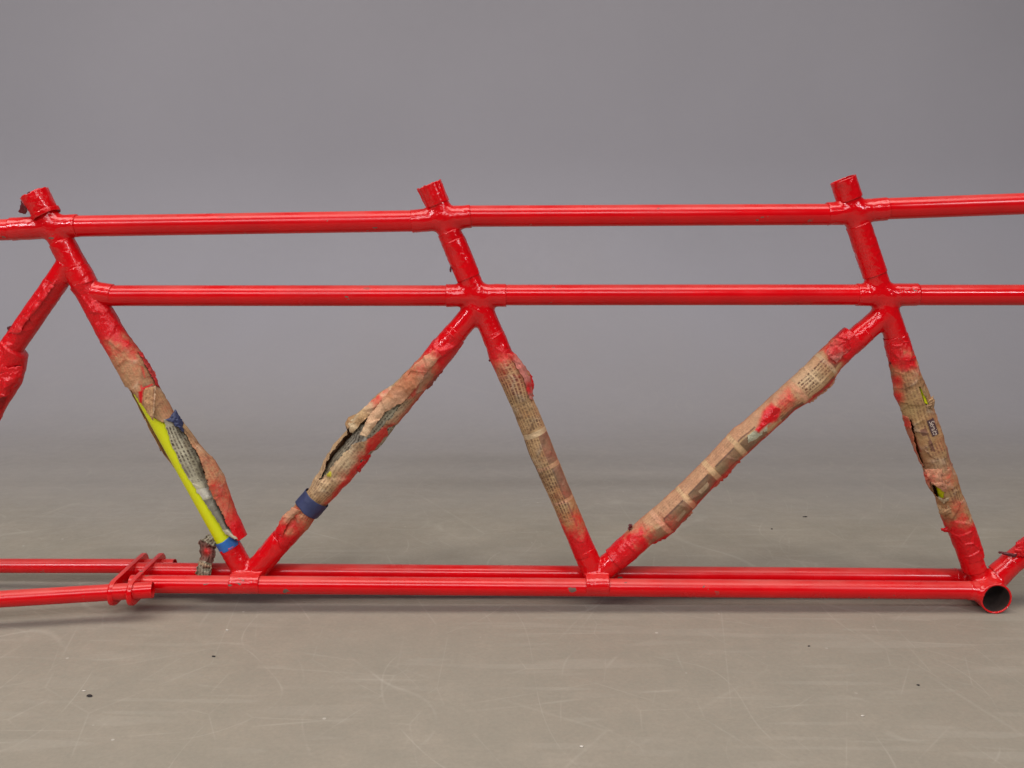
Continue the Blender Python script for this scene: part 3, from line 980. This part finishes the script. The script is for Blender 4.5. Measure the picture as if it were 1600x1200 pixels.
# --- second diagonal
d2_left = [(1321, 512), (1317, 515), (1290, 541), (1265, 565), (1234, 595), (1188, 637), (1158, 664), (1148, 670), (1142, 676), (1106, 716), (1065, 757), (1022, 796), (978, 834), (957, 854), (948, 862)]
d2_right = [(1357, 529), (1353, 531), (1326, 556), (1314, 571), (1304, 589), (1294, 602), (1262, 628), (1230, 646), (1211, 661), (1189, 684), (1168, 700), (1154, 718), (1129, 742), (1111, 762), (1080, 796), (1050, 831), (1020, 845), (994, 869), (972, 887), (962, 892)]
PHOTO = (0.15, 0.10, 0.055)
paper_wrap('newspaper_wrap', *D2, d2_left, d2_right, diag2,
           dict(tone=TAN * 1.04, pitch=0.0036, text=[(0.115, 0.222, -0.75, 0.42, 0.85), (0.25, 0.36, -0.6, 0.3, 0.5), (0.40, 0.87, -0.95, -0.62, 0.30)],
                tones=[(1262, 590, 22, PALE, 0.8)],
                boxes=[(0.25, 0.90, -1.0, -0.36, PEACH, 0.75), (0.02, 0.25, -1.0, -0.7, PEACH, 0.4),
                       (0.055, 0.108, -0.45, 0.35, PHOTO, 0.9), (0.125, 0.215, 0.55, 0.86, PHOTO, 0.9), (0.245, 0.33, 0.40, 0.90, PHOTO, 0.9), (0.225, 0.238, -1, 1, PEACH * 1.05, 0.8), (0.11, 0.122, -1, 1, PALE, 0.6),
                       (0.385, 0.468, -0.24, 0.97, PHOTO, 0.85), (0.488, 0.576, -0.26, 0.97, PHOTO, 0.72), (0.596, 0.692, -0.26, 0.97, PHOTO, 0.9), (0.710, 0.800, -0.26, 0.97, PHOTO, 0.78), (0.820, 0.88, -0.1, 0.97, PHOTO, 0.6),
                       (0.40, 0.468, -0.46, -0.34, (0.12, 0.07, 0.045), 0.8), (0.488, 0.57, -0.34, -0.24, (0.07, 0.05, 0.04), 0.85), (0.60, 0.69, -0.34, -0.24, (0.07, 0.05, 0.04), 0.85), (0.712, 0.795, -0.34, -0.24, (0.07, 0.05, 0.04), 0.85),
                       (0.470, 0.486, -1, 1, (0.60, 0.40, 0.21), 0.9), (0.578, 0.594, -1, 1, (0.60, 0.40, 0.21), 0.9), (0.694, 0.708, -1, 1, (0.60, 0.40, 0.21), 0.9), (0.802, 0.817, -1, 1, (0.62, 0.34, 0.20), 0.9),
                       (0.62, 0.66, 0.05, 0.35, PALE, 0.55), (0.73, 0.77, 0.25, 0.5, PALE, 0.4)],
                ends=(0.09, 0.89, 0.06),
                spraypoly=[([(1192, 640), (1206, 628), (1222, 640), (1214, 656), (1186, 676), (1182, 672)], 1.0, 7), ([(1208, 630), (1232, 604), (1250, 626), (1226, 646)], 0.75, 14)],
                spray=[(1240, 622, 20, 0.38), (1050, 822, 18, 0.55), (1085, 790, 13, 0.5), (1120, 755, 12, 0.45), (1145, 728, 10, 0.4), (1295, 565, 16, 0.35)], side=(1, 0.85), spray0=0.09),
           61, amp=0.0013, ncr=80, rings=[(0.05, 0.0008), (0.10, -0.0004), (0.17, 0.0004), (0.515, 0.0004), (0.627, 0.0003), (0.737, 0.0003), (0.847, 0.0003), (0.95, 0.0004)])
sheet('newspaper_flap', [(1212, 636, -.0205), (1200, 650, -.0205), (1188, 664, -.0205), (1168, 682, -.021)], [(1236, 645, -.010), (1214, 664, -.011), (1196, 681, -.013), (1170, 694, -.0175)], diag2,
      dict(tone=(0.44, 0.42, 0.29), text=[(0, 1, -1, 1, 0.15)], spraypoly=[([(1205, 630), (1236, 636), (1216, 655), (1199, 664), (1186, 676), (1178, 672)], 1.0, 3)], spray0=0.0), 63, bulge=0.003, amp=0.0014)
sheet('newspaper_flap', [(1080, 797, -.010), (1062, 812, -.012), (1046, 824, -.012), (1020, 842, -.010)], [(1082, 800, -.002), (1068, 815, 0.0), (1052, 832, 0.0), (1022, 847, 0.0)], diag2,
      dict(tone=PEACH, spray=[(1030, 840, 24, 0.95)], spray0=0.45), 64, bulge=0.002, amp=0.0016)
sheet('newspaper_flap', [(1318, 518, -.0165), (1298, 536, -.018), (1290, 552, -.0185)], [(1330, 545, -.0195), (1316, 557, -.0205), (1306, 566, -.0205)], diag2,
      dict(tone=PINK, text=[(0, 1, -1, 1, 0.25)], spray=[(1326, 530, 22, 1.0), (1305, 545, 14, 0.7)], spray0=0.3), 65, bulge=0.003, amp=0.0016)
tape_band('red_tape', *D2, 518, 540, RL - 0.0001, M_TAPE, diag2, 67, lump=0.0004)
tape_band('red_tape', *D2, 846, 893, RL + 0.0006, M_TAPE, diag2, 66, lump=0.0007)
# a dried crumb of paint stuck to its upper side
# --- third seat tube
tape_band('red_tape', *ST3, 351, 429, RL + 0.0003, M_TAPE, seat3, 71, lump=0.0005)
st3_left = [(1380, 527), (1382, 534), (1390, 566), (1397, 598), (1399, 618), (1409, 638), (1412, 654), (1420, 678), (1430, 700), (1443, 728), (1450, 756), (1463, 777), (1473, 810), (1485, 838), (1495, 861), (1503, 877)]
st3_right = [(1414, 518), (1416, 524), (1426, 548), (1436, 580), (1448, 610), (1460, 646), (1471, 678), (1483, 716), (1499, 765), (1518, 812), (1532, 854), (1536, 866)]
hole3 = [(1436, 602), (1443, 616), (1451, 631), (1447, 632), (1443, 627)]
hole5 = [(1424, 655), (1429, 680), (1436, 705), (1444, 730), (1440, 730), (1431, 707), (1424, 684), (1421, 662)]
hole4 = [(1457, 758), (1463, 756), (1469, 762), (1475, 768), (1474, 777), (1468, 778), (1460, 771)]
DB = (0.12, 0.065, 0.045)
paper_wrap('newspaper_wrap', *ST3, st3_left, st3_right, seat3,
           dict(tone=(0.36, 0.225, 0.095), text=[(0.08, 0.40, -0.8, 0.8, 0.45), (0.45, 0.58, -0.6, 0.9, 0.55), (0.66, 0.74, -0.2, 0.7, 0.6), (0.76, 0.90, -0.3, 0.85, 0.35)],
                tones=[(1420, 640, 18, (0.50, 0.36, 0.15), 0.7), (1430, 715, 22, (0.36, 0.19, 0.08), 0.6), (1465, 735, 16, PALE, 0.5), (1468, 795, 12, (0.42, 0.27, 0.12), 0.9)],
                boxes=[(0.05, 0.14, -0.55, -0.1, DB, 0.65), (0.385, 0.415, -0.45, -0.2, DB, 0.8), (0.375, 0.49, -0.2, -0.1, DB, 0.7), (0.44, 0.485, -0.3, -0.1, DB, 0.7), (0.50, 0.58, 0.62, 0.95, BROWN, 0.6), (0.36, 0.48, -1, -0.82, (0.30, 0.10, 0.05), 0.8)],
                ends=(0.14, 0.80, 0.09), spray=[(1408, 565, 20, 0.7), (1398, 595, 12, 0.8), (1400, 622, 11, 0.95), (1428, 585, 18, 0.35), (1420, 690, 10, 0.6), (1450, 745, 12, 0.55), (1495, 795, 18, 0.42), (1482, 745, 20, 0.45), (1475, 690, 14, 0.35), (1462, 655, 12, 0.3)], side=(1, 0.34), spray0=0.12),
           73, holes=[hole3, hole4, hole5], flat=[(0.33, 0.46, 0.02, 0.62)], amp=0.0019, ncr=130, jag=0.8, rings=[(0.03, 0.0006), (0.60, 0.0010), (0.66, -0.0010), (0.93, 0.0005)])
sheet('newspaper_flap', [(1445, 733, -.0165), (1448, 744, -.0185), (1456, 756, -.0195), (1463, 759, -.021)], [(1483, 733, -.0165), (1484, 748, -.0185), (1481, 765, -.019), (1476, 770, -.020)], seat3,
      dict(tone=PEACH * 0.9, text=[(0.2, 1, 0, 1, 0.5)], spray=[(1450, 745, 14, 0.5)], spray0=0.2), 75, bulge=0.004, amp=0.0026, ncr=20)
sheet('newspaper_flap', [(1447, 627, -.0150), (1452, 632, -.0165), (1446, 638, -.017)], [(1459, 618, -.006), (1460, 630, -.008), (1456, 640, -.0125)], seat3,
      dict(tone=TAN * 0.9, text=[(0, 1, -1, 1, 0.5)], spray0=0.15), 76, bulge=0.004, amp=0.003, ncr=18, jag=2.0, nt=22)
sheet('newspaper_flap', [(1410, 648, -.004), (1418, 676, -.006), (1428, 700, -.007), (1438, 724, -.006)], [(1420, 652, -.0175), (1426, 676, -.0185), (1432, 704, -.018), (1443, 730, -.0150)], seat3,
      dict(tone=(0.42, 0.20, 0.10), text=[(0, 1, -1, 1, 0.1)], spray=[(1412, 660, 12, 0.7), (1430, 710, 14, 0.5)], spray0=0.3), 77, bulge=0.002, amp=0.0012)
sheet('newspaper_flap', [(1470, 826, -.002), (1480, 824, -.008)], [(1470, 829, -.002), (1482, 832, -.009)], seat3, dict(tone=PINK, spray0=1.0), 78, bulge=0.002, amp=0.001, nt=12)
tape_band('red_tape', *ST3, 526, 552, RL - 0.0002, M_TAPE, seat3, 80, lump=0.0004)
tape_band('red_tape', *ST3, 846, 890, R0 + 0.0012, M_TAPE, seat3, 79, lump=0.0006)

def shred(pts_l, pts_r, parent, tone, sp, seed, curl=0.0):
    sheet('torn_shred', pts_l, pts_r, parent, dict(tone=tone, text=[(0, 1, -1, 1, 0.4)], spray0=sp), seed, bulge=0.0015, amp=0.0022, ncr=14, nt=16, jag=2.0, curl=curl)


shred([(822, 580, -.004), (829, 600, -.002), (828, 622, -.004)], [(826, 578, 0), (834, 596, 0.003), (831, 626, 0)], seat2, PINK, 0.8, 101)
shred([(1298, 588, -.006), (1284, 604, -.006), (1262, 622, -.006)], [(1306, 592, -.001), (1296, 607, -.001), (1264, 630, -.001)], diag2, PEACH, 0.35, 102)
shred([(1150, 716, -.008), (1130, 738, -.008), (1112, 757, -.008)], [(1157, 720, -.002), (1136, 744, -.001), (1114, 763, -.002)], diag2, PEACH, 0.7, 103)
shred([(1052, 822, -.012), (1040, 834, -.012), (1018, 843, -.010)], [(1056, 830, -.004), (1040, 842, -.003), (1018, 850, -.004)], diag2, PINK, 0.95, 104)
shred([(572, 706, -.010), (562, 722, -.011), (556, 734, -.010)], [(580, 709, -.003), (570, 726, -.002), (560, 738, -.003)], diag1, PINK, 0.85, 105)
shred([(686, 572, -.009), (672, 590, -.010), (664, 604, -.010)], [(692, 578, -.003), (682, 592, -.002), (668, 608, -.003)], diag1, BROWN, 0.45, 106)
shred([(214, 548, -.008), (230, 574, -.008), (246, 604, -.008)], [(222, 552, 0.0), (240, 580, 0.002), (250, 606, 0.0)], seat1, PINK * 0.6, 0.7, 107)
shred([(226, 640, .010), (240, 668, .012), (258, 700, .012)], [(232, 640, .014), (238, 676, .016), (252, 706, .016)], seat1, BROWN * 0.7, 0.1, 108)
sheet('yellow_insert', [(1434, 598, -.0150), (1440, 612, -.0155), (1445, 630, -.0155)], [(1441, 598, -.0118), (1450, 616, -.0118), (1455, 634, -.0118)], seat3, dict(tone=TAN, text=[]), 112, bulge=0.001, amp=0.0001, nt=10, jag=0.2, mat=M_YEL)  # yellow sheet added behind the slit, standing in for the tube lost in shade
shred([(1446, 740, -.012), (1452, 748, -.013), (1454, 760, -.012)], [(1441, 738, -.006), (1446, 752, -.006), (1452, 764, -.008)], seat3, PEACH, 0.5, 109)
shred([(1466, 774, -.0165), (1474, 780, -.0175), (1484, 778, -.017)], [(1466, 780, -.0165), (1474, 786, -.018), (1484, 782, -.0175)], seat3, PALE * 0.7, 0.1, 110)
shred([(1464, 788, -.0150), (1474, 794, -.0172), (1484, 792, -.0172)], [(1468, 802, -.0150), (1478, 806, -.0176), (1488, 800, -.0172)], seat3, TAN * 0.75, 0.15, 111)

# white-on-dark headline box printed on the third wrap
def headline():
    at, s0, s1 = o_at['newspaper_wrap73']
    hgt, t0, w0, wid = 0.0245, 0.395, 0.30, 0.46

    def place(u, v, lift):
        return at(t0 + u / (s1 - s0), float(np.clip(w0 + v / 0.0175, -0.98, 0.98)), lift)
    wid = 0.0082
    nu, nv = 24, 8
    vv = np.array([place((i / nu - .5) * hgt, (j / nv - .5) * wid, 0.0016) for i in range(nu + 1) for j in range(nv + 1)])
    o = link('headline_box', vv, grid_faces(nu + 1, nv + 1, False), plain('headline_ink', (0.075, 0.032, 0.034), 0.75), seat3)
    cu = bpy.data.curves.new('headline', 'FONT')
    cu.body = 'Semito'
    cu.size = 0.0085
    cu.shear = 0.35
    cu.align_x = 'CENTER'
    cu.align_y = 'CENTER'
    cu.resolution_u = 3
    tmp = bpy.data.objects.new('headline_source', cu)
    COL.objects.link(tmp)
    me = bpy.data.meshes.new_from_object(tmp)
    co = np.empty(len(me.vertices) * 3)
    me.vertices.foreach_get('co', co)
    co = co.reshape(-1, 3)
    fit = hgt * 0.88 / (co[:, 0].max() - co[:, 0].min())
    q = np.array([place(x * fit, y * fit * 1.15, 0.0021) for x, y, _ in co])
    fs = [list(p.vertices) for p in me.polygons]
    link('headline_lettering', q, fs, plain('headline_white', (0.66, 0.52, 0.42), 0.75), seat3, smooth=False)
    COL.objects.unlink(tmp)
    bpy.data.objects.remove(tmp)


headline()

# --- left-hand diagonal: thick glossy bundle
paper_wrap('painted_wrap', *D0, [(92, 415), (72, 444), (55, 462), (40, 480), (20, 512), (-4, 545), (-30, 575), (-60, 620), (-90, 665)],
           [(104, 440), (98, 446), (82, 480), (60, 512), (34, 550), (41, 558), (38, 580), (32, 600), (12, 632), (0, 655), (-20, 690), (-50, 735)], diag0,
           dict(tone=PINK, text=[], spray0=1.0, patch=[([(0, 610), (12, 615), (4, 640), (-10, 640)], (0.14, 0.01, 0.01), 0.5), ([(20, 570), (32, 570), (30, 574), (22, 574)], (0.10, 0.004, 0.004), 0.8)]), 81, amp=0.0012, ncr=80)
sheet('painted_flap', [(-10, 576, -.020), (-4, 596, -.022), (-6, 625, -.020)], [(36, 572, -.012), (34, 590, -.014), (14, 618, -.0165)], diag0, dict(tone=PINK, text=[], spray0=1.0), 83, bulge=0.006, amp=0.0024, ncr=9)
sheet('painted_flap', [(66, 452, -.012), (44, 484, -.014), (28, 506, -.013), (11, 520, -.012)], [(88, 440, -.0175), (66, 474, -.0185), (42, 500, -.0185), (30, 522, -.0175)], diag0, dict(tone=PINK * 1.0, text=[], spray0=0.9), 84, bulge=0.002, amp=0.0014)
sheet('painted_flap', [(11, 511, -.002), (12, 517, -.004), (10, 521, -.003)], [(20, 508, -.009), (18, 512, -.009), (15, 516, -.009)], diag0, dict(tone=PINK, text=[], spray0=1.0), 85, bulge=0.002, amp=0.001, nt=12, mat=M_CRUMB)

# --- right-hand diagonal tape
tape_band('red_tape', P(1557, 898), D3[1], 862, 838, 0.0172, M_TAPE, diag3, 87, lump=0.0011, tilt=0.001)
sheet('torn_tape', [(1560, 864, -.014), (1574, 868, -.017), (1586, 870, -.018)], [(1562, 861, -.014), (1578, 864, -.0175), (1590, 866, -.018)], diag3, dict(tone=TAN), 88, bulge=0.001, amp=0.0006, mat=M_CRUMB, nt=10)
sheet('painted_flap', [(1588, 848, -.0185), (1586, 862, -.020), (1592, 870, -.019)], [(1612, 842, -.0175), (1614, 858, -.020), (1614, 868, -.020)], diag3, dict(tone=PINK, spray0=0.95, text=[]), 89, bulge=0.003, amp=0.002, nt=20)

# --- seat clamps at the top of each seat tube
def collar(A, B, p0, p1, r0, r1, parent, seed, jag, flute=0.0, wall=0.0016):
    a, b = along(A, B, p0), along(A, B, p1)
    A, d, L, e1, e2 = axis_frame(a, b)
    n, m = 26, 64
    t = np.linspace(0, 1, n)
    th = np.linspace(0, 2 * math.pi, m, endpoint=False)
    T, TH = np.meshgrid(t, th, indexing='ij')
    T, TH = T.ravel(), TH.ravel()
    q = np.stack([T * L, r0 * np.sin(TH), r0 * np.cos(TH)], 1)
    rr = r0 * (1 - T) + r1 * T + (fbm(q, 120, seed, 2) - 0.5) * 0.0012 + crumple(q, 30, seed) * 0.0004
    rr = rr - flute * np.clip(np.sin(TH * 9 + 1.2 * np.sin(TH * 2)), 0, 1) ** 2 * (1 - T) ** 0.5
    ed = (fbm(np.stack([0 * T, np.sin(TH), np.cos(TH)], 1), 3.0, seed + 5, 3) - 0.5) * jag * (1 - T)
    pos = A + (T * L + ed)[:, None] * d + e1 * (rr * np.sin(TH))[:, None] + e2 * (rr * np.cos(TH))[:, None]
    o = link('seat_collar', pos, grid_faces(n, m, True), M_LUG, parent)
    md = o.modifiers.new('thickness', 'SOLIDIFY')
    md.thickness = wall
    md.offset = -1
    return o


collar(*ST1, 302, 336, 0.0172, 0.0162, seat1, 3, 0.006)
collar(*ST2, 289, 320, 0.0162, 0.0150, seat2, 5, 0.004, flute=0.0016)
collar(*ST3, 280, 312, 0.0158, 0.0155, seat3, 7, 0.0008)
tape_band('red_tape', *ST1, 331, 337, 0.0192, M_TAPE, seat1, 91, lump=0.0008)
sheet('painted_flap', [(36, 307, -.006), (33, 318, -.005), (30, 330, -.004), (31, 333, -.004)], [(42, 308, -.012), (40, 322, -.010), (42, 328, -.010), (40, 333, -.008)], seat1, dict(tone=PINK, text=[], spray0=1.0), 92, bulge=0.002, amp=0.001, nt=14, mat=M_CRUMB)
sheet('painted_flap', [(43, 301, .004), (48, 300, .006)], [(42, 305, .002), (56, 303, .004)], seat1, dict(tone=PINK, text=[], spray0=1.0), 93, bulge=0.001, amp=0.001, nt=8, mat=M_CRUMB)


# crumbs of dried paint stuck to the tubes
def crumb(name, p, r, mat, parent, seed, squash=(1, 1, 1)):
    rs = np.random.RandomState(seed)
    n, m = 7, 10
    v = []
    for i in range(n):
        a = math.pi * i / (n - 1)
        for j in range(m):
            b = 2 * math.pi * j / m
            k = r * (0.65 + 0.6 * rs.rand())
            v.append([k * math.sin(a) * math.cos(b) * squash[0], k * math.sin(a) * math.sin(b) * squash[1], k * math.cos(a) * squash[2]])
    v = np.array(v)
    if parent is None:
        o = link(name, v, grid_faces(n, m, True), mat, None, smooth=False)
        o.location = p
    else:
        o = link(name, v + np.asarray(p), grid_faces(n, m, True), mat, parent, smooth=False)
    return o


crumb('paint_crumb', P(985, 822, -0.006), 0.0030, M_CRUMB, diag2, 1)
crumb('paint_crumb', P(983, 826, -0.006), 0.0022, M_CRUMB, diag2, 2)
crumb('paint_crumb', P(988, 870, -0.006), 0.0028, M_CRUMB, diag2, 3, (1.6, 1, 0.8))
crumb('paint_crumb', P(765, 563, -0.004), 0.0016, M_CRUMB, seat2, 4)
crumb('paint_crumb', P(704, 421, -0.004), 0.0022, M_CRUMB, seat2, 5, (0.7, 1, 1.6))
crumb('paint_crumb', P(1391, 567, -0.004), 0.0018, M_CRUMB, seat3, 6)

# ------------------------------------------------------------------ loose grit on the floor
grit = [(140, 1088, 0.0026, (1.6, 1.0, .35), M_FLECK, 'dark oval chip lying on bare floor at lower left, with a hair-thin tail'),
        (334, 1026, 0.0020, (1.5, .8, .4), M_FLECK, 'short dark chip on the floor under the blue banded foot of the torn tube'),
        (1258, 808, 0.0026, (1.7, .6, .4), M_FLECK, 'thin bent dark shred on the floor behind the bottom tubes at right'),
        (1206, 827, 0.0016, (1, 1, .6), M_FLECK, 'round black speck on the floor behind the bottom tubes, left of the bent shred'),
        (1435, 1071, 0.0016, (1.2, .8, .5), M_FLECK, 'small brown black speck on the floor in front of the open bracket shell'),
        (1264, 1010, 0.0014, (1.2, .8, .5), M_FLECK, 'tiny dark speck on the open floor well right of centre'),
        (131, 1080, .0016, (1.4, .8, .4), M_PALE, 'pale crumb on the floor just above the dark oval chip'),
        (1348, 1119, .0016, (1.3, .9, .5), M_PALE, 'pale crumb on the floor near the lower right edge of the photo'),
        (355, 985, .0016, (1.3, .9, .5), M_PALE, 'pale crumb on the floor below the left bottom tube lug'),
        (909, 1167, .0016, (1.3, .9, .5), M_PALE, 'pale crumb on the floor near the bottom edge, right of the middle')]
for i, (x, y, r, sq, mt, lab) in enumerate(grit):
    p = floor_at(x, y)
    p[2] = r * sq[2] * 0.8
    o = crumb('floor_crumb', p, r, mt, None, 40 + i, sq)
    o['label'] = lab
    o['category'] = 'debris'
    o['group'] = 'crumbs and chips on the studio floor'
    o.rotation_euler = (0, 0, random.uniform(-0.5, 0.5))
